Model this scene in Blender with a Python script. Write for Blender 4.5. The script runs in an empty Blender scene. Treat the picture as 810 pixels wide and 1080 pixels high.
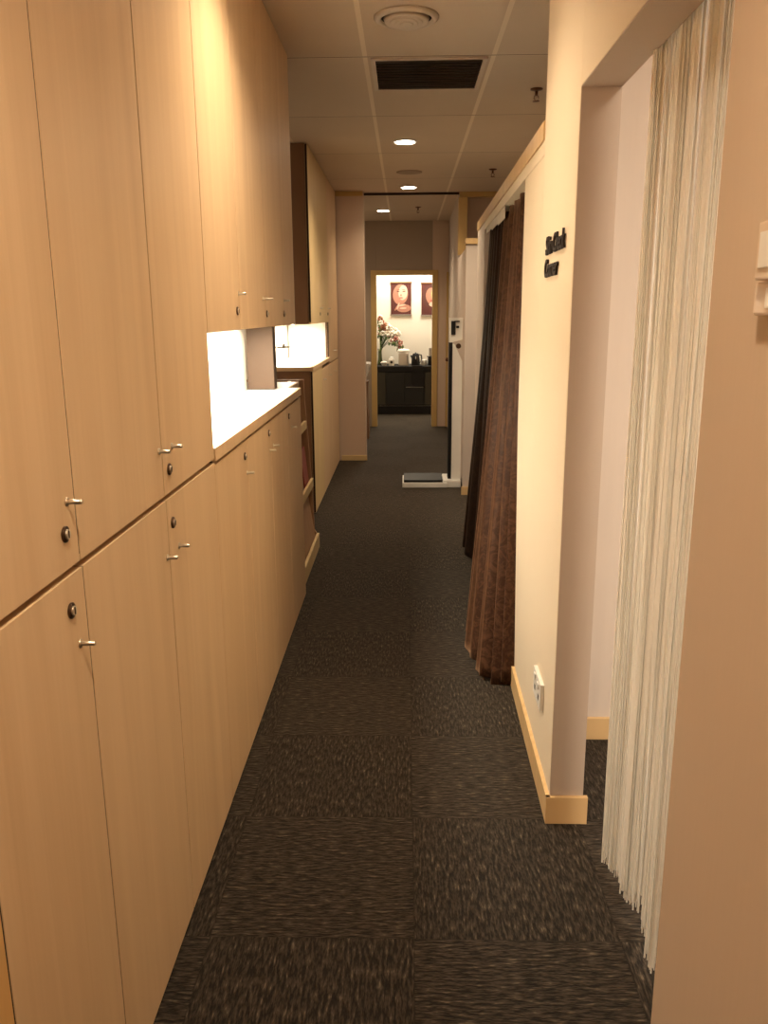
import bpy, bmesh, math, random
from mathutils import Vector, Matrix
random.seed(7)
COL = bpy.context.scene.collection
PI = math.pi
CE = 2.664            # ceiling height
SEAM = 1.095          # seam between lower and upper lockers
LX = -0.545           # face of the locker doors
def RX(y): return 0.432 + 0.0145 * (y - 2.24)   # face of the right-hand walls

# ------------------------------------------------------------------ materials
def new_mat(name):
    m = bpy.data.materials.new(name); m.use_nodes = True
    nt = m.node_tree; nt.nodes.clear()
    out = nt.nodes.new('ShaderNodeOutputMaterial'); b = nt.nodes.new('ShaderNodeBsdfPrincipled')
    nt.links.new(b.outputs[0], out.inputs[0])
    return m, nt, b
def mixrgb(nt, fac, a, b, mode='MIX'):
    n = nt.nodes.new('ShaderNodeMix'); n.data_type = 'RGBA'; n.blend_type = mode
    for i, v in ((0, fac), (6, a), (7, b)):
        if hasattr(v, 'is_output'): nt.links.new(v, n.inputs[i])
        else: n.inputs[i].default_value = v if i == 0 else (*v, 1)
    return n.outputs[2]
def math_(nt, op, a, b=None, c=None):
    n = nt.nodes.new('ShaderNodeMath'); n.operation = op
    for i, v in enumerate((a, b, c)):
        if v is None: continue
        if hasattr(v, 'is_output'): nt.links.new(v, n.inputs[i])
        else: n.inputs[i].default_value = v
    return n.outputs[0]
def coords(nt, scale=(1, 1, 1), world=False):
    if world:
        g = nt.nodes.new('ShaderNodeNewGeometry'); src = g.outputs['Position']
    else:
        g = nt.nodes.new('ShaderNodeTexCoord'); src = g.outputs['Object']
    mp = nt.nodes.new('ShaderNodeMapping'); mp.inputs['Scale'].default_value = scale
    nt.links.new(src, mp.inputs[0]); return mp.outputs[0]
def noise(nt, vec, scale, detail=3, rough=.5, dist=0):
    n = nt.nodes.new('ShaderNodeTexNoise'); nt.links.new(vec, n.inputs['Vector'])
    n.inputs['Scale'].default_value = scale; n.inputs['Detail'].default_value = detail
    n.inputs['Roughness'].default_value = rough; n.inputs['Distortion'].default_value = dist
    return n.outputs[0]
def ramp(nt, fac, p0, p1, c0=(0, 0, 0), c1=(1, 1, 1)):
    r = nt.nodes.new('ShaderNodeValToRGB'); nt.links.new(fac, r.inputs[0])
    r.color_ramp.elements[0].position = p0; r.color_ramp.elements[1].position = p1
    r.color_ramp.elements[0].color = (*c0, 1); r.color_ramp.elements[1].color = (*c1, 1)
    return r.outputs[0]
def bump(nt, b, h, strength=.2, dist=.002):
    n = nt.nodes.new('ShaderNodeBump'); n.inputs['Strength'].default_value = strength
    n.inputs['Distance'].default_value = dist
    nt.links.new(h, n.inputs['Height']); nt.links.new(n.outputs[0], b.inputs['Normal'])
def plain(name, c, rough=.5, metal=0, spec=.5, emit=None, estr=0, var=.06, vs=8):
    m, nt, b = new_mat(name)
    n = noise(nt, coords(nt), vs, 3)
    d = tuple(x * (1 - var * 2) for x in c)
    nt.links.new(mixrgb(nt, n, d, c), b.inputs['Base Color'])
    b.inputs['Roughness'].default_value = rough; b.inputs['Metallic'].default_value = metal
    b.inputs['Specular IOR Level'].default_value = spec
    if emit:
        b.inputs['Emission Color'].default_value = (*emit, 1); b.inputs['Emission Strength'].default_value = estr
    return m
def wood(name, c0, c1, rough=.45, world=True):
    m, nt, b = new_mat(name)
    v1 = coords(nt, (1, 9, .45), world); v2 = coords(nt, (1, 60, 1.6), world)
    oi = nt.nodes.new('ShaderNodeObjectInfo')
    n1 = noise(nt, v1, 1.6, 4, .55, .6); n2 = noise(nt, v2, 2.0, 3, .6)
    f = math_(nt, 'ADD', math_(nt, 'MULTIPLY', n1, .82), math_(nt, 'MULTIPLY', n2, .18))
    f = math_(nt, 'ADD', f, math_(nt, 'MULTIPLY', oi.outputs['Random'], .1))
    c = ramp(nt, f, .25, .85, c0, c1)
    nt.links.new(c, b.inputs['Base Color'])
    b.inputs['Roughness'].default_value = rough; b.inputs['Specular IOR Level'].default_value = .35
    bump(nt, b, n2, .06, .001)
    return m
def wallpaper(name, c, var=.05, rough=.85):
    m, nt, b = new_mat(name)
    v = coords(nt, (1, 1, 1), True)
    n = noise(nt, v, 2.0, 2); n2 = noise(nt, coords(nt, (60, 60, 3), True), 2.5, 3)
    f = math_(nt, 'ADD', math_(nt, 'MULTIPLY', n, .6), math_(nt, 'MULTIPLY', n2, .4))
    nt.links.new(mixrgb(nt, f, tuple(x * (1 - 2 * var) for x in c), c), b.inputs['Base Color'])
    b.inputs['Roughness'].default_value = rough; b.inputs['Specular IOR Level'].default_value = .25
    bump(nt, b, n2, .08, .001)
    return m

M = {}
M['locker'] = wood('pale_beech_laminate', (.63, .43, .245), (.78, .57, .35))
M['locker_orange'] = wood('honey_beech_laminate', (.62, .35, .12), (.76, .47, .19))
M['wood_brown'] = wood('brown_side_laminate', (.20, .10, .05), (.30, .165, .09))
M['wood_mid'] = wood('tan_end_laminate', (.34, .19, .10), (.44, .27, .16))
M['wood_cream'] = wood('cream_beech_laminate', (.62, .44, .20), (.78, .60, .33))
M['trim_wood'] = wood('light_oak_trim', (.55, .35, .15), (.74, .52, .27), .35)
M['frame_wood'] = wood('golden_oak_frame', (.50, .32, .11), (.66, .45, .19), .4)
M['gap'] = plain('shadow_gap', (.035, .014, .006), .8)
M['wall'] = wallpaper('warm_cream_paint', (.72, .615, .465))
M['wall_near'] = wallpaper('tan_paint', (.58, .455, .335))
M['wall_grey'] = wallpaper('taupe_wallpaper', (.42, .335, .26))
M['wall_pink'] = wallpaper('beige_pink_wallpaper', (.68, .525, .405))
M['wall_room'] = wallpaper('pale_grey_paint', (.68, .59, .51))
M['wall_jamb'] = wallpaper('greyish_cream_paint', (.62, .53, .46))
M['jamb_tan'] = wallpaper('dull_tan_paint', (.50, .405, .325))
M['wall_white'] = wallpaper('warm_white_paint', (.86, .82, .73))
M['white_lam'] = plain('white_laminate', (.86, .84, .78), .3)
M['nickel'] = plain('satin_nickel', (.80, .72, .60), .28, 1.0)
M['bronze'] = plain('dark_lock_metal', (.10, .055, .03), .35, .7)
M['white_plastic'] = plain('white_plastic', (.80, .77, .71), .35)
M['cream_plastic'] = plain('cream_plastic', (.66, .52, .38), .4)
M['black_plastic'] = plain('black_plastic', (.006, .005, .005), .55, spec=.3)
M['black_matte'] = plain('black_letter', (.014, .006, .004), .8)
M['grey_metal'] = plain('grey_metal', (.45, .43, .40), .35, .8)
M['dark_desk'] = plain('dark_greenish_lacquer', (.006, .006, .004), .6)
M['dark_panel'] = plain('olive_grey_panel', (.035, .03, .018), .6)
M['vent_white'] = plain('vent_enamel', (.62, .52, .42), .45)
M['vent_dark'] = plain('vent_slat_dark', (.22, .15, .10), .4)
M['vent_back'] = plain('vent_cavity', (.012, .008, .006), .8)
M['sprinkler'] = plain('sprinkler_brass', (.16, .07, .035), .35, .8)
M['glow'] = plain('lamp_glow', (1, .9, .75), .5, emit=(1, .86, .66), estr=22)
M['tube_glow'] = plain('led_strip_glow', (1, .95, .85), .5, emit=(1, .88, .70), estr=10)
M['magazine'] = plain('reddish_cover', (.42, .06, .05), .35, var=.35, vs=30)
M['paper'] = plain('page_edges', (.75, .68, .58), .8)
M['petal_white'] = plain('white_petals', (.85, .80, .70), .7)
M['petal_pink'] = plain('dusty_pink_petals', (.42, .17, .13), .7)
M['petal_rust'] = plain('rust_petals', (.33, .12, .05), .7)
M['leaf'] = plain('leaf_green', (.10, .17, .05), .6)
M['string'] = plain('white_string', (.96, .94, .88), .6, var=.03, vs=40)
M['lining'] = plain('white_curtain_lining', (.62, .55, .46), .8)

def make_carpet():
    m, nt, b = new_mat('charcoal_brown_carpet_tiles')
    geo = nt.nodes.new('ShaderNodeNewGeometry')
    sep = nt.nodes.new('ShaderNodeSeparateXYZ'); nt.links.new(geo.outputs['Position'], sep.inputs[0])
    px = math_(nt, 'MULTIPLY', math_(nt, 'ADD', sep.outputs[0], .08 + 10), 1 / .505)
    py = math_(nt, 'MULTIPLY', math_(nt, 'ADD', sep.outputs[1], -1.744 + 10.1), 1 / .505)
    fx = math_(nt, 'FLOOR', px); fy = math_(nt, 'FLOOR', py)
    par = math_(nt, 'MODULO', math_(nt, 'ADD', fx, fy), 2.0)
    par = math_(nt, 'GREATER_THAN', par, .5)
    va = coords(nt, (140, 26, 1), True); vb = coords(nt, (26, 140, 1), True)
    na = noise(nt, va, 1.0, 2, .6); nb = noise(nt, vb, 1.0, 2, .6)
    mx = nt.nodes.new('ShaderNodeMix'); mx.data_type = 'FLOAT'
    nt.links.new(par, mx.inputs[0]); nt.links.new(na, mx.inputs[2]); nt.links.new(nb, mx.inputs[3])
    st = mx.outputs[0]
    big = noise(nt, coords(nt, (1, 1, 1), True), 2.2, 2)
    col = ramp(nt, st, .42, .64, (.004, .003, .0025), (.054, .041, .029))
    hi = ramp(nt, st, .63, .74, (0, 0, 0), (.10, .08, .055))
    col = mixrgb(nt, 1.0, col, hi, 'ADD')
    col = mixrgb(nt, math_(nt, 'MULTIPLY', big, .35), col, (.03, .022, .017))
    # seams between the tiles
    ex = math_(nt, 'ABSOLUTE', math_(nt, 'SUBTRACT', math_(nt, 'FRACT', px), .5))
    ey = math_(nt, 'ABSOLUTE', math_(nt, 'SUBTRACT', math_(nt, 'FRACT', py), .5))
    e = math_(nt, 'GREATER_THAN', math_(nt, 'MAXIMUM', ex, ey), .496)
    col = mixrgb(nt, math_(nt, 'MULTIPLY', e, .5), col, (.008, .006, .005))
    nt.links.new(col, b.inputs['Base Color'])
    b.inputs['Roughness'].default_value = .92; b.inputs['Specular IOR Level'].default_value = .2
    b.inputs['Sheen Weight'].default_value = .12; b.inputs['Sheen Roughness'].default_value = .5
    b.inputs['Sheen Tint'].default_value = (.8, .65, .45, 1)
    bump(nt, b, st, .9, .006)
    return m
M['carpet'] = make_carpet()
def make_ceiling():
    m, nt, b = new_mat('suspended_ceiling_tiles')
    geo = nt.nodes.new('ShaderNodeNewGeometry')
    sep = nt.nodes.new('ShaderNodeSeparateXYZ'); nt.links.new(geo.outputs['Position'], sep.inputs[0])
    px = math_(nt, 'MULTIPLY', math_(nt, 'ADD', sep.outputs[0], .19 + 12), 1 / .6)
    py = math_(nt, 'MULTIPLY', math_(nt, 'ADD', sep.outputs[1], -4.25 + 12), 1 / 1.2)
    ex = math_(nt, 'ABSOLUTE', math_(nt, 'SUBTRACT', math_(nt, 'FRACT', px), .5))
    ey = math_(nt, 'ABSOLUTE', math_(nt, 'SUBTRACT', math_(nt, 'FRACT', py), .5))
    lx = math_(nt, 'GREATER_THAN', ex, .482); ly = math_(nt, 'GREATER_THAN', ey, .4965)
    ly2 = math_(nt, 'GREATER_THAN', ey, .4905)
    base = noise(nt, coords(nt, (1, 1, 1), True), 1.7, 3)
    wn = nt.nodes.new('ShaderNodeTexWhiteNoise'); wn.noise_dimensions = '2D'
    cmb = nt.nodes.new('ShaderNodeCombineXYZ')
    nt.links.new(math_(nt, 'FLOOR', px), cmb.inputs[0]); nt.links.new(math_(nt, 'FLOOR', py), cmb.inputs[1])
    nt.links.new(cmb.outputs[0], wn.inputs['Vector'])
    c = mixrgb(nt, base, (.60, .485, .37), (.70, .58, .45))
    c = mixrgb(nt, math_(nt, 'MULTIPLY', wn.outputs[0], .35), c, (.48, .375, .28))
    c = mixrgb(nt, lx, c, (.80, .69, .55))
    c = mixrgb(nt, math_(nt, 'MULTIPLY', ly2, .5), c, (.76, .65, .52))
    c = mixrgb(nt, ly, c, (.19, .12, .075))
    nt.links.new(c, b.inputs['Base Color']); b.inputs['Roughness'].default_value = .9
    b.inputs['Specular IOR Level'].default_value = .2
    return m
M['ceiling'] = make_ceiling()
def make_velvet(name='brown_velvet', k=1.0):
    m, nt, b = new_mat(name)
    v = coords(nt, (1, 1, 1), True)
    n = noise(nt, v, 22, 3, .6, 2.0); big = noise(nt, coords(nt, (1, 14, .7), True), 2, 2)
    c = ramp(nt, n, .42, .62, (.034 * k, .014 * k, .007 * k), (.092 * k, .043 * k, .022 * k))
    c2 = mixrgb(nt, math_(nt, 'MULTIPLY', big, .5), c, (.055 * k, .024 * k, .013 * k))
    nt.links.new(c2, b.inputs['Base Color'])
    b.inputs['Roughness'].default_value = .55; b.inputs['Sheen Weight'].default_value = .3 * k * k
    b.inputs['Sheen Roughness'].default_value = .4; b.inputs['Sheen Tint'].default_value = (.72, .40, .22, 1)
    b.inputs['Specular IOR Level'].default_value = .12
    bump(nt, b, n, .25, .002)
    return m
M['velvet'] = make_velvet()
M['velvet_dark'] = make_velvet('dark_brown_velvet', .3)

# ------------------------------------------------------------------ mesh helpers
class MB:
    """collects shapes in world coordinates; build() links them as one mesh object"""
    def __init__(s): s.bm = bmesh.new(); s.mi = 0
    def mat(s, i): s.mi = i; return s
    def _mark(s, n0):
        s.bm.faces.ensure_lookup_table()
        for f in s.bm.faces[n0:]: f.material_index = s.mi
    def box(s, x0, x1, y0, y1, z0, z1, bev=0):
        n0 = len(s.bm.faces)
        t = bmesh.new()
        bmesh.ops.create_cube(t, size=1)
        for v in t.verts:
            v.co = Vector(((x0 + x1) / 2 + v.co.x * (x1 - x0), (y0 + y1) / 2 + v.co.y * (y1 - y0), (z0 + z1) / 2 + v.co.z * (z1 - z0)))
        if bev: bmesh.ops.bevel(t, geom=t.edges[:], offset=bev, segments=2, affect='EDGES', profile=.6)
        s._merge(t); s._mark(n0); return s
    def _merge(s, t):
        mp = {}
        for v in t.verts: mp[v] = s.bm.verts.new(v.co)
        for f in t.faces:
            try:
                g = s.bm.faces.new([mp[v] for v in f.verts]); g.smooth = f.smooth
            except ValueError: pass
        t.free()
    def prism(s, pts, axis, a, b):
        """extrude a closed 2D outline along an axis; pts given in the two other axes in xyz order"""
        n0 = len(s.bm.faces)
        def P(p, h):
            return {'x': (h, p[0], p[1]), 'y': (p[0], h, p[1]), 'z': (p[0], p[1], h)}[axis]
        A = [s.bm.verts.new(P(p, a)) for p in pts]; B = [s.bm.verts.new(P(p, b)) for p in pts]
        n = len(pts)
        s.bm.faces.new(A); s.bm.faces.new(B[::-1])
        for i in range(n): s.bm.faces.new((A[i], B[i], B[(i + 1) % n], A[(i + 1) % n]))
        s._mark(n0); return s
    def tube(s, pts, r, seg=8, cap=True, smooth=True):
        n0 = len(s.bm.faces)
        pts = [Vector(p) for p in pts]; rings = []
        rr = r if isinstance(r, (list, tuple)) else [r] * len(pts)
        for i, p in enumerate(pts):
            d = (pts[min(i + 1, len(pts) - 1)] - pts[max(i - 1, 0)]).normalized()
            up = Vector((0, 0, 1)) if abs(d.z) < .9 else Vector((1, 0, 0))
            a = d.cross(up).normalized(); b = d.cross(a)
            rings.append([s.bm.verts.new(p + (a * math.cos(2 * PI * k / seg) + b * math.sin(2 * PI * k / seg)) * rr[i]) for k in range(seg)])
        for i in range(len(rings) - 1):
            for k in range(seg):
                f = s.bm.faces.new((rings[i][k], rings[i][(k + 1) % seg], rings[i + 1][(k + 1) % seg], rings[i + 1][k])); f.smooth = smooth
        if cap: s.bm.faces.new(rings[0][::-1]); s.bm.faces.new(rings[-1])
        s._mark(n0); return s
    def lathe(s, cx, cy, prof, seg=24, smooth=True):
        """prof: list of (radius, z)"""
        n0 = len(s.bm.faces); rings = []
        for r, z in prof:
            rings.append([s.bm.verts.new((cx + max(r, 1e-5) * math.cos(2 * PI * k / seg), cy + max(r, 1e-5) * math.sin(2 * PI * k / seg), z)) for k in range(seg)])
        for i in range(len(rings) - 1):
            for k in range(seg):
                f = s.bm.faces.new((rings[i][k], rings[i][(k + 1) % seg], rings[i + 1][(k + 1) % seg], rings[i + 1][k])); f.smooth = smooth
        s.bm.faces.new(rings[0][::-1]); s.bm.faces.new(rings[-1])
        s._mark(n0); return s
    def ball(s, c, r, sub=2, sq=(1, 1, 1), jit=0):
        n0 = len(s.bm.faces); t = bmesh.new(); bmesh.ops.create_icosphere(t, subdivisions=sub, radius=r)
        for v in t.verts:
            j = 1 + random.uniform(-jit, jit)
            v.co = Vector((c[0] + v.co.x * sq[0] * j, c[1] + v.co.y * sq[1] * j, c[2] + v.co.z * sq[2] * j))
        for f in t.faces: f.smooth = True
        s._merge(t); s._mark(n0); return s
    def poly(s, pts):
        n0 = len(s.bm.faces); s.bm.faces.new([s.bm.verts.new(p) for p in pts]); s._mark(n0); return s
    def build(s, name, mat, parent=None, origin=None, recalc=True):
        if recalc: bmesh.ops.recalc_face_normals(s.bm, faces=s.bm.faces[:])
        if parent is not None: o0 = world_loc(parent) if origin is None else Vector(origin)
        elif origin is not None: o0 = Vector(origin)
        else:
            xs = [v.co for v in s.bm.verts]
            o0 = Vector(((min(v.x for v in xs) + max(v.x for v in xs)) / 2, (min(v.y for v in xs) + max(v.y for v in xs)) / 2, min(v.z for v in xs)))
        for v in s.bm.verts: v.co -= o0
        me = bpy.data.meshes.new(name); s.bm.to_mesh(me); s.bm.free()
        for m in (mat if isinstance(mat, (list, tuple)) else [mat]): me.materials.append(m)
        o = bpy.data.objects.new(name, me); COL.objects.link(o)
        if parent is not None:
            o.parent = parent; o.location = o0 - world_loc(parent)
        else: o.location = o0
        return o
def world_loc(o):
    v = Vector(o.location)
    while o.parent: o = o.parent; v += Vector(o.location)
    return v
def tag(o, label, cat, group=None, kind=None):
    o['label'] = label; o['category'] = cat
    if group: o['group'] = group
    if kind: o['kind'] = kind
    return o
def thing(name, loc, label, cat, group=None):
    o = bpy.data.objects.new(name, None); COL.objects.link(o); o.location = loc
    o.empty_display_size = .05
    return tag(o, label, cat, group)
def struct(o, label=None):
    o['kind'] = 'structure'
    if label: o['label'] = label
    return o
def sbox(name, mat, *a, bev=0, label=None):
    return struct(MB().box(*a, bev=bev).build(name, mat), label)

# ------------------------------------------------------------------ camera
f_px, pt, yw, rl = 874.65, .2349, .027, -.0065
def ray(x, y):
    x, y = x * math.cos(rl) - y * math.sin(rl), x * math.sin(rl) + y * math.cos(rl)
    Y = math.cos(pt) + y * math.sin(pt); Z = -math.sin(pt) + y * math.cos(pt)
    return Vector((x * math.cos(yw) - Y * math.sin(yw), x * math.sin(yw) + Y * math.cos(yw), Z))
fw = ray(0, 0); rt = (ray(1, 0) - fw).normalized(); up = (ray(0, 1) - fw).normalized(); fw.normalize()
cam = bpy.data.cameras.new('camera'); co = bpy.data.objects.new('camera', cam); COL.objects.link(co)
cam.sensor_fit = 'VERTICAL'; cam.sensor_height = 36; cam.sensor_width = 27; cam.lens = 36 * f_px / 1080
cam.clip_start = .05
mw = Matrix.Identity(4)
for i in range(3): mw[i][0] = rt[i]; mw[i][1] = up[i]; mw[i][2] = -fw[i]; mw[i][3] = (0, 0, 1.5)[i]
co.matrix_world = mw
bpy.context.scene.camera = co

# ------------------------------------------------------------------ the shell
sbox('floor', M['carpet'], -1.2, 2.6, -1.7, 14.2, -.1, 0)
sbox('ceiling', M['ceiling'], -1.2, 2.6, -1.7, 14.2, CE, CE + .08)
sbox('wall_left', M['wall_white'], -1.2, -1.06, -1.7, 14.2, 0, CE)
sbox('wall_back', M['wall_near'], -1.06, 2.5, -1.7, -1.6, 0, CE)
sbox('wall_outer_right', M['wall_grey'], 2.5, 2.6, -1.7, 14.2, 0, CE)
T = .1
# near right wall with the fringe-curtain opening, Y 1.22 .. 2.24
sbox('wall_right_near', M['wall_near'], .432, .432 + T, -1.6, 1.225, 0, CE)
# header over the opening + full height pillar to Y 2.84
def wallseg(name, mat, y0, y1, z0, z1, th=T, label=None):
    return struct(MB().prism([(RX(y0), y0), (RX(y0) + th, y0), (RX(y1) + th, y1), (RX(y1), y1)], 'z', z0, z1).build(name, mat), label)
o = MB().prism([(.432, 1.225), (.532, 1.225), (.532, 2.24), (.432, 2.24)], 'z', 2.042, CE)
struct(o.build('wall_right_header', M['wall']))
sbox('trim_11', M['jamb_tan'], .433, .5315, 2.2375, 2.2405, .089, 2.0405)
sbox('trim_12', M['jamb_tan'], .433, .5315, 1.226, 2.237, 2.0385, 2.0415)
wallseg('wall_right_pillar', M['wall'], 2.241, 2.84, 0, CE)
wallseg('wall_right_low', M['wall'], 2.841, 3.32, 0, 1.985)
wallseg('wall_right_beyond', M['wall_jamb'], 5.25, 5.85, 0, 2.03)
sbox('wall_return', M['wall_jamb'], .482, 1.89, 6.9, 6.98, 0, 2.03)
sbox('trim_10', M['trim_wood'], .474, 1.89, 6.885, 6.99, 2.031, 2.075, bev=.002)
wallseg('wall_right_far', M['wall_jamb'], 6.99, 8.88, 0, 2.03, .06)
wallseg('wall_right_end', M['wall_jamb'], 8.885, 11.28, 0, CE, .06)
# partition return seen above: taupe upper wall at Y 8.9 with cream cap
sbox('wall_upper_far', M['wall_pink'], .60, 2.49, 8.9, 8.98, 0, CE)
# end wall with the door opening
DX0, DX1, DY = -.388, .350, 11.29
sbox('wall_end', M['wall_grey'], -1.06, DX0 - .001, DY, DY + .1, 0, CE)
sbox('wall_end_right', M['wall_pink'], DX1 + .001, 2.5, DY, DY + .1, 0, CE)
sbox('wall_end_lintel', M['wall_grey'], DX0, DX1, DY, DY + .1, 1.995, CE)
# door frame
fr = MB()
fr.box(DX0 - .072, DX0, DY - .02, DY + .12, 0, 2.05, .003).box(DX1, DX1 + .072, DY - .02, DY + .12, 0, 2.05, .003).box(DX0, DX1, DY - .02, DY + .12, 1.99, 2.05, .003)
struct(fr.build('trim_2', M['frame_wood']))
sbox('trim_3', M['frame_wood'], DX1 + .185, DX1 + .212, DY - .05, DY - .001, 0, 2.02, bev=.003)
# back room beyond the end door
sbox('wall_back_room_far', M['wall_white'], -1.06, 2.5, 13.35, 13.45, 0, CE)
sbox('wall_back_room_right', M['wall_white'], 1.6, 1.7, 11.4, 13.35, 0, CE)
# column between the lockers and the end of the corridor
sbox('wall_column', M['wall_pink'], -1.06, -.417, 8.60, 8.86, 0, CE)
sbox('baseboard_column', M['wood_cream'], -.672, -.405, 8.588, 8.6, .0, .055, bev=.003)
sbox('trim_4', M['frame_wood'], -.69, -.42, 8.585, 8.598, CE - .045, CE - .001, bev=.002)
sbox('ceiling_shadow_line', M['gap'], -.417, .53, 8.72, 8.75, CE - .022, CE - .001)  # thin dark strip painted in as the shadow line across the ceiling
sbox('trim_6', M['frame_wood'], .532, 1.5, 8.70, 8.76, CE - .05, CE - .001, bev=.003)
# hanging wooden end post above the far wall
sbox('trim_7', M['frame_wood'], .525, .612, 8.70, 8.84, 2.07, CE - .052, bev=.004)
# fringe-curtain room
sbox('wall_room_end', M['wall_room'], .545, 2.5, 2.75, 2.83, 0, CE)
sbox('wall_room_side', M['wall_room'], 1.75, 1.85, -1.6, 2.75, 0, CE)
# dark booth behind the brown curtain
sbox('wall_booth_side', M['wall_grey'], 1.9, 2.0, 2.84, 8.86, 0, 2.05)
# baseboards on the right
bb = MB()
BBH = .088
for y0, y1 in ((2.228, 3.32),):
    bb.prism([(RX(y0) - .012, y0), (RX(y0), y0), (RX(y1), y1), (RX(y1) - .012, y1)], 'z', 0, BBH)
bb.prism([(.42, 2.226), (.544, 2.226), (.544, 2.2405), (.42, 2.2405)], 'z', 0, BBH)
struct(bb.build('baseboard_right', M['trim_wood']))
bb = MB(); y0, y1 = 5.25, 5.85
bb.prism([(RX(y0) - .012, y0), (RX(y0) - .0005, y0), (RX(y1) - .0005, y1), (RX(y1) - .012, y1)], 'z', 0, .07)
bb.box(.470, 1.88, 6.886, 6.8995, 0, .07)
struct(bb.build('baseboard_right_beyond', M['trim_wood']))
sbox('baseboard_room', M['trim_wood'], .546, 1.74, 2.736, 2.749, 0, .085, bev=.003)
sbox('baseboard_near', M['wall_near'], .424, .4315, -1.6, 1.222, 0, .08)
# cap trim over the low partition and curtain opening (rail)
def oblique(mb, y0, y1, dx0, dx1, z0, z1):
    return mb.prism([(RX(y0) + dx0, y0), (RX(y0) + dx1, y0), (RX(y1) + dx1, y1), (RX(y1) + dx0, y1)], 'z', z0, z1)
mb = oblique(MB(), 2.842, 5.86, -.005, .112, 2.032, 2.088)
struct(mb.build('trim_8', M['trim_wood']))
mb = oblique(MB(), 2.842, 5.25, 0, .10, 1.987, 2.031)
struct(mb.build('trim_9', M['wall']))

# ------------------------------------------------------------------ lockers on the left
def knob(parent, y, z, x=LX, r=.0046, L=.026):
    mb = MB()
    mb.tube([(x, y, z), (x + .002, y, z), (x + .0025, y, z), (x + L - .002, y, z), (x + L, y, z)], [r * 1.7, r * 1.7, r * .8, r * .95, r * .7], 12)
    return mb.build('handle', M['nickel'], parent)
def lock(parent, y, z, x=LX, r=.0135):
    mb = MB()
    prof = [(x, r), (x + .003, r), (x + .004, r * .8), (x + .0025, r * .75)]
    pts = [(p[0], y, z) for p in prof]
    mb.tube(pts, [p[1] for p in prof], 20)
    mb.mat(1).tube([(x + .0025, y, z), (x + .007, y, z)], r * .6, 16)
    mb.mat(0).box(x + .007, x + .0078, y - .0012, y + .0012, z - .006, z + .006)
    return mb.build('lock', [M['bronze'], M['nickel']], parent)
G = .0026
def cabinet(y0, y1, z0, z1, doors, label, group, xb=-1.055, mat=None, x=LX, name='locker_cabinet', toe=.0, carcass_mat=None):
    """doors: list of (ya, yb, handle y,z, lock y,z)"""
    t = thing(name, ((x + xb) / 2, (y0 + y1) / 2, z0), label, 'cabinet', group)
    b = MB().box(xb, x - .0195, y0 + .0005, y1 - .0005, z0, z1)
    if toe: pass
    b.build('carcass', carcass_mat or M['wood_brown'], t)
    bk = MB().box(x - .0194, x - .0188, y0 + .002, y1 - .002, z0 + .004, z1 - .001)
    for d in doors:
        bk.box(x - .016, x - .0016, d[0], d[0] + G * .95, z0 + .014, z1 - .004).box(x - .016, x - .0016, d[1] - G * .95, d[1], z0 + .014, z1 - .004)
    bk.build('gap_shade', M['gap'], t)  # dark plate and strips stand in for the shade inside the door gaps
    for d in doors:
        mb = MB().box(x - .0186, x, d[0] + G, d[1] - G, z0 + (.012 if z0 < .1 else .003), z1 - .003, bev=.0012)
        dd = mb.build('door', d[6] if len(d) > 6 and d[6] else (mat or M['locker']), t)
        if d[2]: knob(dd, d[2], d[3], x)
        if d[4]: lock(dd, d[4], d[5], x)
    return t
GL = None
HL, KL = .966, 1.030         # lower handles and locks
HU, KU = 1.207, 1.158        # tall upper handles
HS, KS = 1.560, 1.506        # short upper
LT = SEAM - .003
cabinet(-1.0, .948, 0, LT, [(-1.0, -.03, None, 0, None, 0), (-.03, .948, None, 0, None, 0, M['locker_orange'])], 'honey-toned lower locker at the bottom left edge of the photo, nearest the camera', GL)
cabinet(.948, 1.327, 0, LT, [(.948, 1.327, 1.286, HL, 1.262, 1.033)], 'large lower wooden locker door at far left with lock above its knob', GL)
cabinet(1.327, 2.32, 0, LT, [(1.327, 1.828, 1.805, .961, None, 0), (1.828, 2.32, 1.905, .961, 1.866, 1.028)], 'double lower beech locker, two facing knobs, left of the white countertop', GL)
cabinet(2.32, 2.82, 0, 1.085, [(2.32, 2.82, 2.79, .971, 2.762, 1.033)], 'first lower locker under the near white countertop, single door', GL, x=LX - .0005)
cabinet(2.82, 3.80, 0, 1.085, [(2.82, 3.32, 3.285, .969, 3.27, 1.04), (3.32, 3.80, 3.375, .975, None, 0)], 'double lower locker under the middle of the near white countertop', GL, x=LX - .0005)
cabinet(3.80, 4.30, 0, 1.085, [(3.80, 4.30, 3.94, .975, 3.85, 1.037)], 'narrow lower locker at the far end of the near countertop beside the magazine rack', GL, x=LX - .0005)
cabinet(-1.0, .83, SEAM + .003, CE - .004, [(-1.0, -.1, None, 0, None, 0), (-.1, .83, None, 0, None, 0)], 'tall upper wooden locker beside the camera, above the seam at far left', GL)
cabinet(.83, 1.32, SEAM + .003, CE - .004, [(.83, 1.32, 1.286, 1.209, 1.267, 1.160)], 'tall upper locker at far left with knob above its round lock', GL)
cabinet(1.32, 2.32, SEAM + .003, CE - .004, [(1.32, 1.82, 1.797, HU, None, 0), (1.82, 2.32, 1.9, 1.203, 1.865, 1.155)], 'tall double upper locker ending at the bright countertop niche', GL)
UB = 1.449
cabinet(2.32, 2.80, UB, CE - .004, [(2.32, 2.80, 2.78, 1.566, 2.745, 1.511)], 'first wall locker hanging above the near bright niche', GL)
cabinet(2.80, 3.78, UB, CE - .004, [(2.80, 3.30, 3.255, 1.558, None, 0), (3.30, 3.78, 3.345, 1.559, 3.33, 1.502)], 'double wall locker above the middle of the near bright niche', GL)
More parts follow.
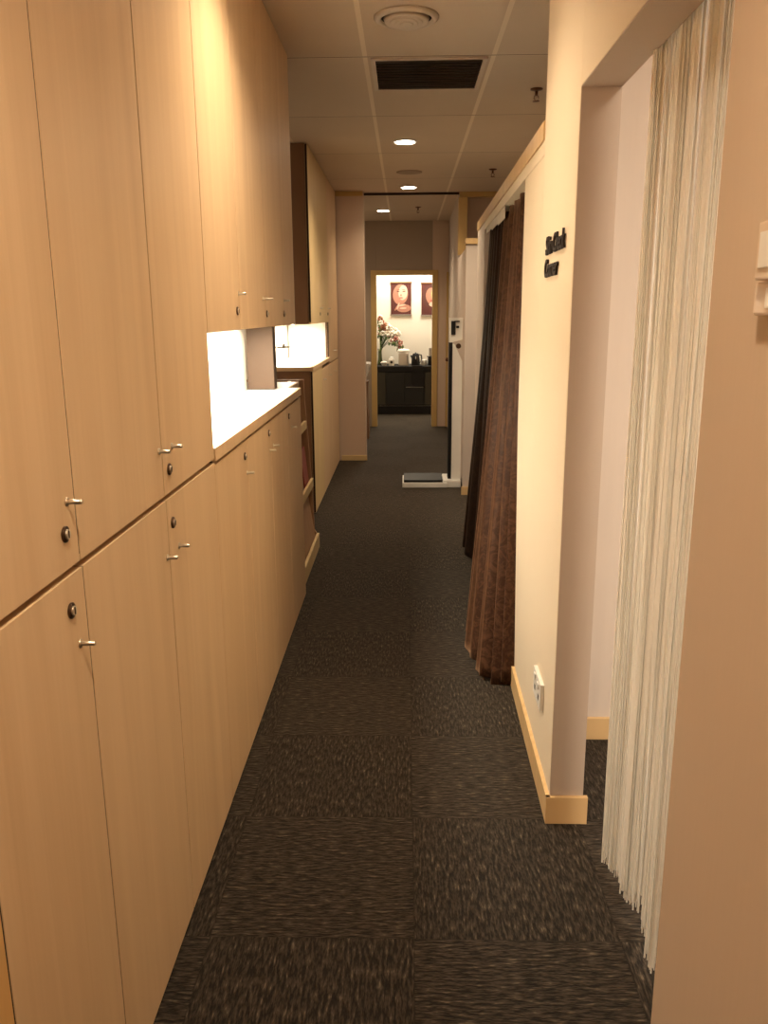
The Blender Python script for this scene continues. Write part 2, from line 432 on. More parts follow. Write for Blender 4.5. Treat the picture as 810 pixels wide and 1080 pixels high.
cabinet(3.78, 4.19, UB, CE - .004, [(3.78, 4.19, 3.82, 1.559, 3.80, 1.502)], 'last short wall locker above the near niche, at the stepped gap', GL)

# near countertop, its fascia
t = thing('countertop', (-.68, 3.25, 1.088), 'near white countertop with wooden front edge on the lower lockers', 'countertop')
MB().box(-.80, LX - .012, 2.322, 4.30, 1.11, 1.130, .002).build('worktop', M['white_lam'], t)
MB().box(LX - .0118, LX + .004, 2.322, 4.30, 1.092, 1.131, .002).build('front_edge', M['locker'], t)
MB().box(-.80, LX - .012, 2.322, 4.30, 1.0865, 1.1095).build('underlay', M['gap'], t)
# white niche back and end post
tag(MB().box(-.82, -.801, 2.322, 4.19, 1.0865, 1.4475).build('niche_back_panel', M['white_lam']), 'glowing white back panel behind the near countertop', 'panel')
tag(MB().box(-.795, -.662, 4.20, 4.29, 1.1315, CE - .002, .002).build('end_panel', plain('shaded_brown_laminate', (.085, .048, .028), .7)), 'brown upright panel standing on the far end of the near countertop', 'panel')  # brown darkened so the colour carries the panel's backlit shade

# under-cabinet light strips
def strip(x0, x1, y0, y1, z, label):
    t = thing('led_strip', ((x0 + x1) / 2, (y0 + y1) / 2, z), label, 'light')
    MB().box(x0, x1, y0, y1, z - .010, z, .001).build('housing', M['grey_metal'], t)
    MB().box(x0 + .006, x1 - .006, y0 + .01, y1 - .01, z - .0125, z - .0102).build('diffuser', M['tube_glow'], t)
strip(-.76, -.72, 2.36, 4.05, UB, 'slim light strip under the wall lockers above the near countertop')
strip(-.98, -.94, 6.35, 7.45, 1.427, 'slim light strip under the wall lockers above the second countertop')

# magazine rack in the gap between the two locker runs
t = thing('magazine_rack', (-.8, 4.75, 0), 'tiered beech magazine rack with sloping shelves between the locker runs', 'rack')
R0, R1 = 4.303, 5.28
mb = MB()
mb.prism([(-.578, .0), (-.578, .085), (-.60, .12), (-.608, .42), (-.628, .76), (-.64, .95), (-.645, 1.098), (-1.05, 1.098), (-1.05, 0)], 'y', R1 - .02, R1)
mb.build('side_panel', M['wood_mid'], t)
MB().prism([(-.70, .02), (-.70, 1.098), (-1.05, 1.098), (-1.05, .02)], 'y', R0 , R0 + .02).build('side_panel', M['wood_mid'], t)
for xf, z0, h in ((-.57, .0, .095), (-.600, .41, .055), (-.632, .79, .05)):
    MB().box(xf - .018, xf, R0 + .021 if xf < -.6 else R0 , R1 - (.021 if xf < -.6 else -.001), z0, z0 + h, .002).build('lip', M['wood_cream'], t)
for xf, z0, ztop in ((-.59, .03, .40), (-.642, .425, .78), (-.672, .80, 1.09)):
    MB().prism([(xf, z0), (xf, z0 + .015), (xf - .05, ztop), (xf - .065, ztop), (xf - .065, z0)], 'y', R0 + .021, R1 - .021).build('shelf', M['wood_mid'], t)
t = thing('countertop', (-.85, 4.54, 1.10), 'small white countertop piece on top of the magazine rack', 'countertop')
MB().box(-1.05, -.627, 4.302, 4.78, 1.10, 1.122, .002).build('worktop', M['white_lam'], t)
MB().box(-.6265, -.612, 4.302, 4.78, 1.098, 1.123, .002).build('front_edge', M['locker'], t)
lean = [('reddish magazine on the middle tier of the rack, nearest the locker', 4.74, .22, M['magazine']), ('dark maroon magazine on the middle tier of the rack, farther one', 5.03, .25, M['magazine'])]
for lab, yy, hh, mt in lean:
    mb = MB()
    x0 = -.630; z0 = .43
    mb.prism([(x0, z0 + .003), (x0 + .008, z0 + .003), (x0 + .008 - hh * .10, z0 + hh), (x0 - hh * .10, z0 + hh)], 'y', yy, yy + .2)
    m1 = mb.build('magazine', M['magazine']); tag(m1, lab, 'magazine', 'magazines in the rack')
    mb = MB(); mb.prism([(x0 + .0002, z0 + .001), (x0 + .0075, z0 + .001), (x0 + .0075, z0 + .003), (x0 + .0002, z0 + .003)], 'y', yy + .003, yy + .197)
    mb.build('pages', M['paper'], m1)

# second locker run, set back a little
X2 = -.69
def cab2(y0, y1, z0, z1, doors, label, **k): return cabinet(y0, y1, z0, z1, doors, label, None, x=X2, **k)
S0 = 6.2
cab2(S0, 6.93, 0, 1.088, [(S0, 6.93, None, 0, None, 0, M['wood_cream'])], 'pale cream lower locker at the near end of the second locker run')
cab2(6.93, 8.58, 0, 1.06, [(6.93, 7.48, 7.03, .965, None, 0), (7.48, 8.03, 7.56, .965, None, 0), (8.03, 8.58, 8.1, .965, None, 0)], 'darker lower locker row of the second run, ending at the column', mat=M['locker'])
cab2(S0, 7.60, 1.427, CE - .006, [(S0, 6.93, 6.88, 1.546, 6.86, 1.50), (6.93, 7.60, 7.56, 1.546, 7.53, 1.50)], 'short wall locker pair of the second run with dark brown side', mat=M['wood_cream'])
cab2(7.602, 8.58, 1.066, CE - .006, [(7.60, 8.10, 8.05, 1.16, None, 0), (8.10, 8.58, 8.15, 1.16, None, 0)], 'tall upper locker of the second run standing against the column', mat=M['locker'])
t = thing('countertop', (-.87, 6.9, 1.09), 'second white countertop farther along the left locker run', 'countertop')
MB().box(-1.05, X2 - .012, S0 - .01, 7.60, 1.0895, 1.118, .002).build('worktop', M['white_lam'], t)
MB().box(X2 - .0118, X2 + .008, S0 - .01, 7.60, 1.0895, 1.121, .002).box(-1.05, X2 + .006, S0 - .022, S0 - .0105, 1.0895, 1.117, .002).build('front_edge', M['locker'], t)
tag(MB().box(-1.052, X2 - .03, 7.585, 7.5995, 1.12, 1.426).build('niche_side_panel', M['white_lam']), 'white end panel closing the second bright niche', 'panel')
# small metal bracket on the niche wall
t = thing('wall_bracket', (-1.0, 6.4, 1.26), 'small dark metal bracket on the bright wall of the second niche', 'bracket')
MB().box(-.90, -.885, 6.15, 6.17, 1.255, 1.29, .002).tube([(-.94, 6.16, 1.262), (-.845, 6.16, 1.268)], .006, 8).build('bar', M['grey_metal'], t)
MB().tube([(-1.058, 6.16, 1.265), (-.92, 6.16, 1.265)], .004, 8).build('arm', M['grey_metal'], t)

# ------------------------------------------------------------------ brown curtain
t = thing('doorway_curtain', (.44, 4.3, 0), 'long brown velvet curtain hanging in the treatment room opening', 'curtain')
rows, colsn = 40, 150
# top line follows the opening, bottom path spills into the corridor (near to far)
bot = [(.462, 3.16), (.415, 3.18), (.345, 3.22), (.318, 3.42), (.315, 3.66), (.375, 3.95), (.40, 4.28), (.43, 4.75), (.40, 5.10), (.42, 5.22)]
def path(t_):
    k = t_ * (len(bot) - 1); i = min(int(k), len(bot) - 2); u = k - i; u = u * u * (3 - 2 * u)
    return bot[i][0] * (1 - u) + bot[i + 1][0] * u, bot[i][1] * (1 - u) + bot[i + 1][1] * u
mb = MB(); grid = []
for r in range(rows + 1):
    v = r / rows                      # 0 top .. 1 bottom
    ztop = 1.975
    row = []
    for c in range(colsn + 1):
        u = c / colsn
        bx_, by_ = path(u)
        ty = 3.34 + u * 1.86; tx = RX(ty) + .035
        w = v ** 1.15
        x = tx * (1 - w) + bx_ * w; y = ty * (1 - w) + by_ * w
        amp = .014 + .016 * v
        fold = math.sin(u * 2 * PI * 10 + 1.3 * math.sin(u * 9) + .5 * math.sin(v * 3 + u * 20)) + .3 * math.sin(u * 2 * PI * 23 + 2 + v)
        x += fold * amp - .012 * v
        zb = .012 + .06 * max(0, u - .55) * 1 + .012 * math.sin(u * 31)
        z = ztop * (1 - v) + zb * v
        row.append(mb.bm.verts.new((x, y, z)))
    grid.append(row)
for r in range(rows):
    for c in range(colsn):
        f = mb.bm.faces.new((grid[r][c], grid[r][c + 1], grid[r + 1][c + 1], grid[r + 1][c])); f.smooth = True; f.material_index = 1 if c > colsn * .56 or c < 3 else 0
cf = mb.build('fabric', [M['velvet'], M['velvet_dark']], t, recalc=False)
sm = cf.modifiers.new('solid', 'SOLIDIFY'); sm.thickness = .003
mb = MB()
mb.tube([(RX(3.33) + .04, 3.33, 1.979), (RX(5.22) + .04, 5.22, 1.979)], .006, 8).build('curtain_track', M['white_plastic'], t)
mb = MB()
for k in range(3):
    y0 = 4.1 + k * .36
    mb.prism([(RX(y0) + .002, y0), (RX(y0) + .006, y0), (RX(y0 + .34) + .006, y0 + .34), (RX(y0 + .34) + .002, y0 + .34)], 'z', 1.93 + .012 * k, 1.984)
mb.build('lining', M['lining'], t)

# ------------------------------------------------------------------ white string curtain
mb = MB(); n = 620
for k in range(n):
    u = (k + random.uniform(-.4, .4)) / n
    y = 1.14 + u * .84
    x = .556 + .014 * math.sin(u * 2 * PI * 5) + .010 * math.sin(u * 2 * PI * 11 + 1) + random.uniform(-.008, .008)
    zb = .075 + random.uniform(0, .055) + .03 * math.sin(u * 12)
    ph = random.uniform(0, 6); dr = random.uniform(-.012, .012)
    pts = []
    for i in range(9):
        v = i / 8
        pts.append((x + .003 * math.sin(ph + v * 4) * v, y + dr * v + .005 * math.sin(ph * 2 + v * 5) * v, 2.30 * (1 - v) + zb * v))
    mb.tube(pts, random.uniform(.0014, .0024), 4, cap=False)
mb.box(.538, .575, 1.13, 1.99, 2.30, 2.33, .002)
tag(mb.build('string_curtain', M['string'], recalc=False), 'white string fringe curtain hanging in the near right opening', 'curtain', kind='stuff')

# ------------------------------------------------------------------ lettering on the right wall
def text_mesh(body, size):
    cu = bpy.data.curves.new('txt', 'FONT'); cu.body = body; cu.size = size; cu.extrude = .003
    cu.shear = .12; cu.offset = .0012; cu.space_character = .92
    to = bpy.data.objects.new('txt', cu); COL.objects.link(to)
    bpy.context.view_layer.update()
    dg = bpy.context.evaluated_depsgraph_get(); me = bpy.data.meshes.new_from_object(to.evaluated_get(dg))
    bpy.data.objects.remove(to); return me
t = thing('wall_lettering', (.432, 2.53, 1.60), 'raised black lettering reading Skin Check Corner on the cream wall', 'sign')
for body, z, yl, wid in (('Skin Check', 1.672, 2.69, .335), ('Corner', 1.606, 2.70, .245)):
    me = text_mesh(body, .074)
    xs = [v.co.x for v in me.vertices]; sx = wid / (max(xs) - min(xs)); x0 = min(xs)
    for v in me.vertices:
        a, b_, c_ = v.co
        y = yl - (a - x0) * sx
        v.co = Vector((RX(y) - .005 - c_, y, z + b_)) - Vector(t.location)
    me.materials.clear(); me.materials.append(M['black_matte'])
    for p in me.polygons: p.material_index = 0
    o = bpy.data.objects.new('text_line', me); COL.objects.link(o); o.parent = t

# ------------------------------------------------------------------ switches, socket
t = thing('wall_socket', (.43, 2.49, .27), 'white double power socket low on the cream wall above the baseboard', 'socket')
y0, y1 = 2.415, 2.57
MB().prism([(RX(y0) - .012, y0), (RX(y0) - .0003, y0), (RX(y1) - .0003, y1), (RX(y1) - .012, y1)], 'z', .272, .362).build('faceplate', M['white_plastic'], t)
for yy in (2.455, 2.53):
    MB().box(RX(yy) - .0165, RX(yy) - .0125, yy - .011, yy + .011, .335, .353, .001).build('rocker', M['white_plastic'], t)
    MB().box(RX(yy) - .0128, RX(yy) - .0122, yy - .008, yy + .008, .295, .312).build('pin_holes', M['black_plastic'], t)
t = thing('wall_thermostat', (.43, 1.03, 1.48), 'cream wall control box with switch below at the right photo edge', 'switch')
MB().box(.408, .4318, .93, 1.020, 1.535, 1.60, .003).build('control_box', M['cream_plastic'], t)
MB().box(.4055, .4078, .94, 1.008, 1.548, 1.588, .001).build('display', M['white_plastic'], t)
MB().box(.418, .4318, .925, 1.04, 1.495, 1.533, .003).build('switch_plate', M['cream_plastic'], t)
MB().box(.4145, .4178, .96, 1.0, 1.503, 1.526, .001).build('rocker', M['white_plastic'], t)

# ------------------------------------------------------------------ ceiling fixtures
def downlight(x, y, label, r=.072):
    t = thing('downlight', (x, y, CE - .012), label, 'light', 'recessed ceiling downlights')
    MB().lathe(x, y, [(r + .012, CE - .001), (r + .012, CE - .004), (r + .002, CE - .009), (r, CE - .006), (r, CE - .001)], 32).build('trim_ring', M['white_plastic'], t)
    MB().lathe(x, y, [(r - .004, CE - .0095), (r - .004, CE - .0105), (.001, CE - .012)], 24).build('lamp', M['glow'], t)
downlight(-.005, 6.20, 'nearest visible recessed ceiling downlight beyond the vent grille')
downlight(.028, 8.34, 'second recessed downlight just before the dark ceiling strip')
downlight(-.26, 10.15, 'farthest recessed downlight in the ceiling before the end wall')
downlight(-.12, 2.55, 'recessed downlight overhead, above the top of the photo')
downlight(-.02, .55, 'recessed downlight above the camera')
# round diffuser
t = thing('air_diffuser', (.003, 3.72, CE - .03), 'round white ceiling air diffuser with concentric rings', 'vent')
mb = MB()
mb.lathe(.003, 3.72, [(.132, CE - .001), (.132, CE - .006), (.112, CE - .018), (.104, CE - .012), (.104, CE - .001)], 40)
mb.build('outer_ring', M['vent_white'], t)
for k, r in enumerate((.090, .070, .050, .030)):
    z = CE - .020 - .003 * k
    MB().lathe(.003, 3.72, [(r, z + .012), (r + .003, z + .012), (r - .003, z - .002), (r - .007, z - .002)], 36).build('ring', M['vent_white'], t)
MB().lathe(.003, 3.72, [(.103, CE - .0012), (.103, CE - .004), (.01, CE - .004)], 32).build('cavity', M['vent_back'], t)
MB().tube([(.003, 3.72, CE - .03), (.003, 3.72, CE - .004)], .012, 12).build('hub', M['vent_white'], t)
# faint round cover
tag(MB().lathe(.03, 7.5, [(.11, CE - .0005), (.11, CE - .004), (.095, CE - .007), (.01, CE - .007)], 32).build('ceiling_speaker', plain('speaker_cover', (.38, .29, .21), .8)), 'faint flat round cover between the two nearest downlights', 'speaker')
# slatted return grille
t = thing('vent_grille', (.11, 4.53, CE - .02), 'rectangular dark slatted ceiling vent grille', 'vent')
gx0, gx1, gy0, gy1 = -.165, .385, 4.265, 4.825
MB().box(gx0, gx1, gy0, gy0 + .022, CE - .010, CE - .0005, .002).box(gx0, gx1, gy1 - .022, gy1, CE - .010, CE - .0005, .002)\
    .box(gx0, gx0 + .022, gy0 + .022, gy1 - .022, CE - .010, CE - .0005, .002).box(gx1 - .022, gx1, gy0 + .022, gy1 - .022, CE - .010, CE - .0005, .002).build('frame', M['vent_white'], t)
MB().box(gx0 + .022, gx1 - .022, gy0 + .022, gy1 - .022, CE - .003, CE - .0005).build('cavity', M['vent_back'], t)
for k in range(11):
    yy = gy0 + .034 + k * .046
    MB().prism([(yy + .016, CE - .004), (yy + .019, CE - .004), (yy + .003, CE - .016), (yy, CE - .016)], 'x', gx0 + .023, gx1 - .023).build('slat', M['vent_dark'], t)
# sprinklers
def sprinkler(x, y, label):
    t = thing('sprinkler', (x, y, CE - .06), label, 'sprinkler', 'ceiling sprinklers')
    MB().lathe(x, y, [(.034, CE - .0005), (.032, CE - .006), (.016, CE - .010), (.010, CE - .012)], 20).build('escutcheon', M['sprinkler'], t)
    MB().tube([(x, y, CE - .011), (x, y, CE - .035)], .008, 10).tube([(x - .009, y, CE - .034), (x - .013, y, CE - .046), (x - .004, y, CE - .06)], .0025, 6)\
        .tube([(x + .009, y, CE - .034), (x + .013, y, CE - .046), (x + .004, y, CE - .06)], .0025, 6).build('body', M['sprinkler'], t)
    MB().lathe(x, y, [(.018, CE - .060), (.018, CE - .062), (.003, CE - .064)], 16).build('deflector', M['sprinkler'], t)
sprinkler(.70, 4.86, 'largest brass sprinkler head, at upper right of the ceiling')
sprinkler(.725, 7.40, 'small sprinkler head above the curtain rail')
sprinkler(.14, 9.88, 'tiny sprinkler head beyond the dark ceiling strip')

# ------------------------------------------------------------------ body scale by the right wall
t = thing('height_scale', (.2, 7.3, 0), 'white standing body scale with dark platform and tall column', 'scale')
MB().box(-.03, .365, 7.16, 7.52, .004, .050, .006).build('platform', M['white_plastic'], t)
MB().box(-.018, .325, 7.172, 7.508, .0505, .072, .003).build('foot_pad', M['black_plastic'], t)
MB().box(.33, .485, 7.18, 7.50, .0, .068, .01).build('base', M['white_plastic'], t)
mb = MB(); mb.prism([(.402, .069), (.402, 1.24), (.418, 1.24), (.484, 1.10), (.484, .069)], 'y', 7.24, 7.36)
mb.build('column', M['white_plastic'], t)
MB().box(.372, .401, 7.245, 7.355, .069, 1.255, .003).build('track', M['black_plastic'], t)
mb = MB(); mb.prism([(.375, 1.256), (.40, 1.256), (.484, 1.28), (.488, 1.46), (.372, 1.46)], 'y', 7.26, 7.345)
mb.build('head', M['white_plastic'], t)
MB().box(.388, .425, 7.25, 7.2595, 1.32, 1.435, .002).box(.43, .455, 7.25, 7.2595, 1.375, 1.395, .002).box(.415, .46, 7.25, 7.2595, 1.425, 1.437, .002).build('control_panel', M['black_plastic'], t)
MB().tube([(.452, 7.25, 1.225), (.452, 7.262, 1.225)], .022, 14).tube([(.452, 7.262, 1.225), (.455, 7.30, 1.225)], .008, 8).build('knob', M['bronze'], t)

# door knob and frame on the far right
t = thing('door_knob', (.53, 11.2, .90), 'small brass door knob at the far right of the corridor', 'knob')
MB().tube([(.55, 11.239, .90), (.55, 11.22, .90)], .014, 12).build('rose', M['nickel'], t)
MB().ball((.55, 11.195, .90), .026, 2, (1, 1, 1)).build('grip', M['sprinkler'], t)

# white basin-like stand past the column
t = thing('wash_basin', (-.56, 10.3, 0), 'white basin edge on a brown stand, just visible past the column', 'basin')
MB().prism([(-1.0, .70), (-.50, .70), (-.455, .80), (-.432, .90), (-.44, .915), (-1.0, .915)], 'y', 10.1, 10.5).build('bowl', M['white_plastic'], t)
MB().prism([(-1.0, 0), (-.455, 0), (-.455, .25), (-.47, .45), (-.46, .698), (-1.0, .698)], 'y', 10.14, 10.46).build('stand', M['wood_brown'], t)

# ------------------------------------------------------------------ back room: desk and what stands on it
t = thing('reception_desk', (0, 12.95, 0), 'dark low cabinet desk in the bright end room', 'desk')
DYf = 12.67
MB().box(-.75, .95, DYf + .03, 13.30, 0, .125).build('plinth', M['black_plastic'], t)
MB().box(-.75, .95, DYf + .02, 13.30, .13, .640).build('body', M['dark_desk'], t)
MB().box(-.75, .95, DYf - .012, 13.32, .645, .725, .004).build('top', M['black_plastic'], t)
for x0, x1, z0, z1, mt in ((-.42, -.31, .15, .635, 'dark_panel'), (-.30, -.03, .15, .635, 'dark_desk'), (-.02, .275, .15, .405, 'dark_desk'), (-.02, .275, .42, .635, 'dark_desk'), (.29, .38, .15, .635, 'dark_panel'), (.39, .6, .15, .635, 'dark_desk')):
    MB().box(x0, x1, DYf, DYf + .018, z0, z1, .002).build('door' if z1 - z0 > .3 else 'drawer', M[mt], t)
MB().box(-.0, .265, DYf - .014, DYf, .406, .417, .002).build('pull', M['grey_metal'], t)
MB().box(-.40, .45, DYf + .02, DYf + .0298, .125, .14, .001).build('plinth_trim', M['grey_metal'], t)
TZ = .7255
# poster pair
mpb = [plain('poster_maroon', (.12, .03, .025), .5, var=.2, vs=5), plain('poster_skin', (.50, .23, .16), .5, var=.12, vs=9), plain('poster_hair', (.10, .035, .03), .5),
       plain('poster_lip', (.42, .09, .08), .5), plain('poster_light', (.78, .50, .38), .5), plain('poster_gold', (.70, .42, .16), .5)]
PY = 13.342
def ell(mb, cx, cz, rx, rz, y, rot=0, n=20, mi=0):
    mb.mat(mi); pts = []
    for k in range(n):
        a = 2 * PI * k / n; X, Z = rx * math.cos(a), rz * math.sin(a)
        pts.append((cx + X * math.cos(rot) - Z * math.sin(rot), y, cz + X * math.sin(rot) + Z * math.cos(rot)))
    mb.poly(pts)
def poster(x0, x1, z0, z1, label, kind):
    t = thing('poster', ((x0 + x1) / 2, PY, z0), label, 'poster')
    mb = MB().mat(0).box(x0, x1, PY - .004, PY, z0, z1)
    w, h = x1 - x0, z1 - z0; cx = (x0 + x1) / 2
    L = [PY - .0045 - .0005 * k for k in range(8)]
    if kind == 'face':
        ell(mb, cx, z0 + h * .66, w * .40, h * .36, L[0], mi=2)
        ell(mb, cx + .04, z0 + h * .20, w * .36, h * .13, L[0] - .0002, mi=1)
        ell(mb, cx - .01, z0 + h * .64, w * .37, h * .33, L[1], mi=1, rot=-.08)
        ell(mb, cx + .03, z0 + h * .70, w * .22, h * .24, L[2], mi=4, rot=-.1)
        for s_ in (-1, 1):
            ell(mb, cx + s_ * w * .14 + .0, z0 + h * .735, w * .075, h * .014, L[3], mi=2)
            ell(mb, cx + s_ * w * .14 + .0, z0 + h * .785, w * .09, h * .009, L[3], rot=-s_ * .12, mi=2)
        ell(mb, cx, z0 + h * .62, w * .045, h * .03, L[3], mi=1)
        ell(mb, cx, z0 + h * .535, w * .095, h * .018, L[3], mi=3)
        for k, (dx, dz, rot) in enumerate(((-.22, .22, 1.0), (-.14, .27, 1.2), (-.05, .30, 1.4), (.06, .30, .2), (.14, .25, .1), (.1, .2, .05))):
            ell(mb, cx + dx * w, z0 + dz * h, w * .17, h * .026, L[4] - .0003 * k, rot=rot, mi=4 if k % 2 else 1)
    else:
        ell(mb, cx - .02, z0 + h * .6, w * .40, h * .36, L[0], mi=2)
        ell(mb, cx + .02, z0 + h * .58, w * .34, h * .30, L[1], mi=1, rot=.3)
        ell(mb, cx + .06, z0 + h * .66, w * .22, h * .2, L[2], mi=5)
        ell(mb, cx + .03, z0 + h * .34, w * .22, h * .08, L[3], mi=4)
        ell(mb, cx + .0, z0 + h * .46, w * .1, h * .02, L[4], mi=3)
    mb.build('print', mpb, t, recalc=False)
    for z in (z0 - .022, z1):
        MB().box(x0 - .012, x1 + .012, PY - .012, PY + .004, z, z + .022, .003).build('hanging_rail', M['grey_metal'] if z < z1 else M['wood_brown'], t)
poster(-.232, .085, 1.485, 1.955, 'portrait poster of a face resting on folded hands, on the end room wall', 'face')
poster(.245, .56, 1.475, 1.945, 'second poster with golden tones, half hidden by the door frame', 'gold')
# flower arrangement
t = thing('flower_vase', (-.34, 13.0, TZ), 'tall vase of white and dusty pink flowers at the left end of the desk', 'vase')
vx, vy = -.40, 13.12
MB().lathe(vx, vy, [(.035, TZ), (.042, TZ + .01), (.030, TZ + .12), (.028, TZ + .20), (.036, TZ + .24), (.030, TZ + .24)], 20).build('vase', plain('green_glass', (.10, .13, .05), .2), t)
stems = MB(); fl = {'petal_white': MB(), 'petal_pink': MB(), 'petal_rust': MB()}; lv = MB()
for k in range(72):
    side = random.random()
    ex = -.44 + .36 * side ** .9 + random.uniform(-.03, .03); ez = 1.34 - .26 * side + random.uniform(-.11, .12); ey = vy + random.uniform(-.10, .12)
    stems.tube([(vx, vy, TZ + .22), ((vx * 1.4 + ex) / 2.4, (vy + ey) / 2, (TZ + .3 + ez) / 2 + .06), (ex, ey, ez)], .0025, 4)
    kind = random.choice(['petal_pink', 'petal_rust', 'petal_white'] if side < .42 else ['petal_white', 'petal_white', 'petal_white', 'petal_white', 'petal_pink'])
    r = random.uniform(.020, .042)
    for q in range(6):
        a = q * PI / 3 + random.random()
        fl[kind].ball((ex + r * .7 * math.cos(a), ey + random.uniform(-.01, .01), ez + r * .7 * math.sin(a)), r * .55, 1, (1, .7, 1), .15)
    if k % 2 == 0:
        lx, lz = ex + random.uniform(-.04, .03), ez - random.uniform(.03, .10)
        lv.ball((lx, ey, lz), .030, 1, (.5, .25, 1.2), .1)
for z in (.95, 1.0, 1.05): lv.ball((vx + .01, vy - .03, z), .03, 1, (.5, .4, 1.4), .1)
stems.build('stems', M['leaf'], t)
for k, b_ in fl.items(): b_.build('blossoms', M[k], t)
lv.build('foliage', M['leaf'], t)
# desk items
t = thing('dish', (-.34, 12.80, TZ), 'shallow white dish at the left front of the desk', 'dish')
MB().lathe(-.33, 12.80, [(.03, TZ), (.032, TZ + .006), (.058, TZ + .05), (.062, TZ + .052), (.052, TZ + .045), (.02, TZ + .012)], 24).build('bowl', M['white_plastic'], t)
MB().lathe(-.33, 12.80, [(.05, TZ + .044), (.04, TZ + .062), (.01, TZ + .07)], 20).build('contents', M['petal_white'], t)
t = thing('dispenser', (-.215, 12.82, TZ), 'small white dispenser with a black dot beside the dish', 'dispenser')
MB().box(-.262, -.172, 12.78, 12.87, TZ, TZ + .10, .012).lathe(-.217, 12.825, [(.03, TZ + .10), (.028, TZ + .13), (.01, TZ + .135)], 16).build('body', M['white_plastic'], t)
MB().tube([(-.217, 12.7795, TZ + .055), (-.217, 12.775, TZ + .055)], .020, 16).build('nozzle', M['black_plastic'], t)
t = thing('water_boiler', (-.03, 12.92, TZ), 'white boxy drinks machine with overhanging lid on the desk', 'appliance')
MB().box(-.11, .045, 12.84, 13.04, TZ, TZ + .185, .012).build('body', plain('pale_grey_plastic', (.62, .55, .48), .4), t)
MB().lathe(-.033, 12.94, [(.085, TZ + .186), (.098, TZ + .20), (.098, TZ + .225), (.07, TZ + .245), (.01, TZ + .25)], 28).build('lid', M['white_plastic'], t)
MB().box(.015, .033, 12.832, 12.839, TZ + .03, TZ + .16, .002).build('gauge', M['grey_metal'], t)
t = thing('kettle', (.15, 12.82, TZ), 'black electric kettle with spout and handle standing on the desk', 'kettle')
kx, ky = .15, 12.80
MB().lathe(kx, ky, [(.062, TZ), (.066, TZ + .012), (.062, TZ + .10), (.050, TZ + .165), (.046, TZ + .17)], 24).build('body', M['black_plastic'], t)
MB().lathe(kx, ky, [(.046, TZ + .171), (.04, TZ + .182), (.012, TZ + .186), (.010, TZ + .198), (.002, TZ + .20)], 20).build('lid', M['black_plastic'], t)
MB().tube([(kx + .045, ky, TZ + .165), (kx + .085, ky, TZ + .16), (kx + .092, ky, TZ + .10), (kx + .06, ky, TZ + .035)], .010, 8).build('handle', M['black_plastic'], t)
MB().tube([(kx - .045, ky, TZ + .12), (kx - .075, ky, TZ + .155)], [.02, .010], 8).build('spout', M['black_plastic'], t)
MB().box(kx - .006, kx + .006, ky - .068, ky - .061, TZ + .10, TZ + .14, .002).build('water_window', M['white_plastic'], t)
# dark jacket hung over the desk edge
t = MB(); t.prism([(.08, .64), (.08, .50), (.105, .44), (.20, .425), (.265, .44), (.275, .50), (.272, .66), (.24, .734), (.10, .734)], 'y', DYf - .045, DYf - .0125); t.box(.10, .24, DYf - .02, DYf + .05, .7255, .734)
tag(t.build('cloth', M['black_plastic']), 'black cloth hanging over the front of the dark desk below the kettle', 'cloth')
def cup(x, y, label):
    t = thing('cup', (x, y, TZ), label, 'cup', 'white cups on the desk')
    MB().lathe(x, y, [(.024, TZ), (.030, TZ + .07), (.031, TZ + .085), (.027, TZ + .085), (.022, TZ + .01)], 18).build('body', M['white_plastic'], t)
    MB().tube([(x + .028, y, TZ + .065), (x + .046, y, TZ + .055), (x + .042, y, TZ + .03), (x + .026, y, TZ + .022)], .004, 6).build('handle', M['white_plastic'], t)
cup(.262, 12.84, 'white cup nearest the black kettle'); cup(.30, 12.98, 'white cup beside the black jar at right')
t = thing('coffee_jar', (.39, 12.9, TZ), 'black jar with a tall grey pump at the right end of the desk', 'jar')
MB().lathe(.385, 12.9, [(.045, TZ), (.047, TZ + .01), (.047, TZ + .11), (.035, TZ + .135), (.01, TZ + .14)], 20).build('body', M['black_plastic'], t)
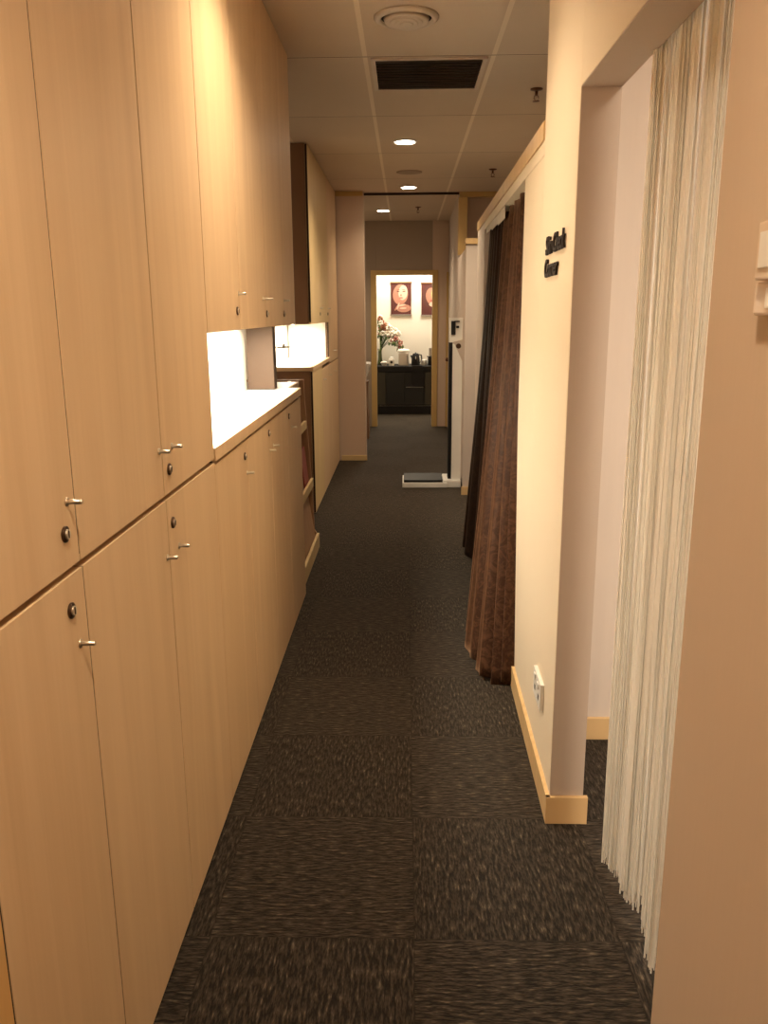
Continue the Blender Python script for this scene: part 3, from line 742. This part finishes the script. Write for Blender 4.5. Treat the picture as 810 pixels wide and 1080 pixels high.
MB().box(.355, .42, 12.87, 12.93, TZ + .141, TZ + .26, .004).build('upper_container', M['grey_metal'], t)
MB().tube([(.385, 12.855, TZ + .12), (.325, 12.85, TZ + .135)], .008, 8).build('spout', M['black_plastic'], t)

# ------------------------------------------------------------------ lights
def area(name, loc, sx, sy, power, color, rot=(0, 0, 0), spread=None):
    l = bpy.data.lights.new(name, 'AREA'); l.shape = 'RECTANGLE'; l.size = sx; l.size_y = sy; l.energy = power; l.color = color
    if spread: l.spread = spread
    o = bpy.data.objects.new(name, l); COL.objects.link(o); o.location = loc; o.rotation_euler = rot; return o
def spot(name, loc, power, color, ang=120, blend=.7, rot=(0, 0, 0), size=.05):
    l = bpy.data.lights.new(name, 'SPOT'); l.energy = power; l.color = color; l.spot_size = math.radians(ang); l.spot_blend = blend; l.shadow_soft_size = size
    o = bpy.data.objects.new(name, l); COL.objects.link(o); o.location = loc; o.rotation_euler = rot; return o
W1 = (1, .80, .56)
area('niche_light', (-.72, 3.2, UB - .017), .06, 1.62, 27, (1, .91, .72))
area('niche_light_far', (-.93, 6.9, 1.408), .06, 1.1, 9, (1, .88, .68))
for i, (x, y, p) in enumerate(((-.005, 6.2, 88), (.028, 8.34, 42), (-.26, 10.15, 64), (-.17, 2.55, 72), (-.02, .45, 88))):
    spot('downlight_beam', (x, y, CE - .02), p, W1, 135, .9)
area('room_light', (.95, .35, CE - .01), .6, .6, 78, (1, .90, .76))
area('end_room_light', (.2, 12.95, CE - .01), 1.4, .5, 52, (1, .90, .72))
area('booth_fill', (1.3, 6.0, CE - .01), .5, 1.5, 18, W1)  # unseen fill lamp added to brighten the wall above the booths
w = bpy.data.worlds.new('world'); bpy.context.scene.world = w; w.use_nodes = True
w.node_tree.nodes['Background'].inputs[0].default_value = (1, .8, .6, 1); w.node_tree.nodes['Background'].inputs[1].default_value = .05
sc = bpy.context.scene
sc.view_settings.view_transform = 'Standard'; sc.view_settings.look = 'None'; sc.view_settings.exposure = .35; sc.view_settings.gamma = 1
sc.cycles.max_bounces = 10; sc.cycles.diffuse_bounces = 6
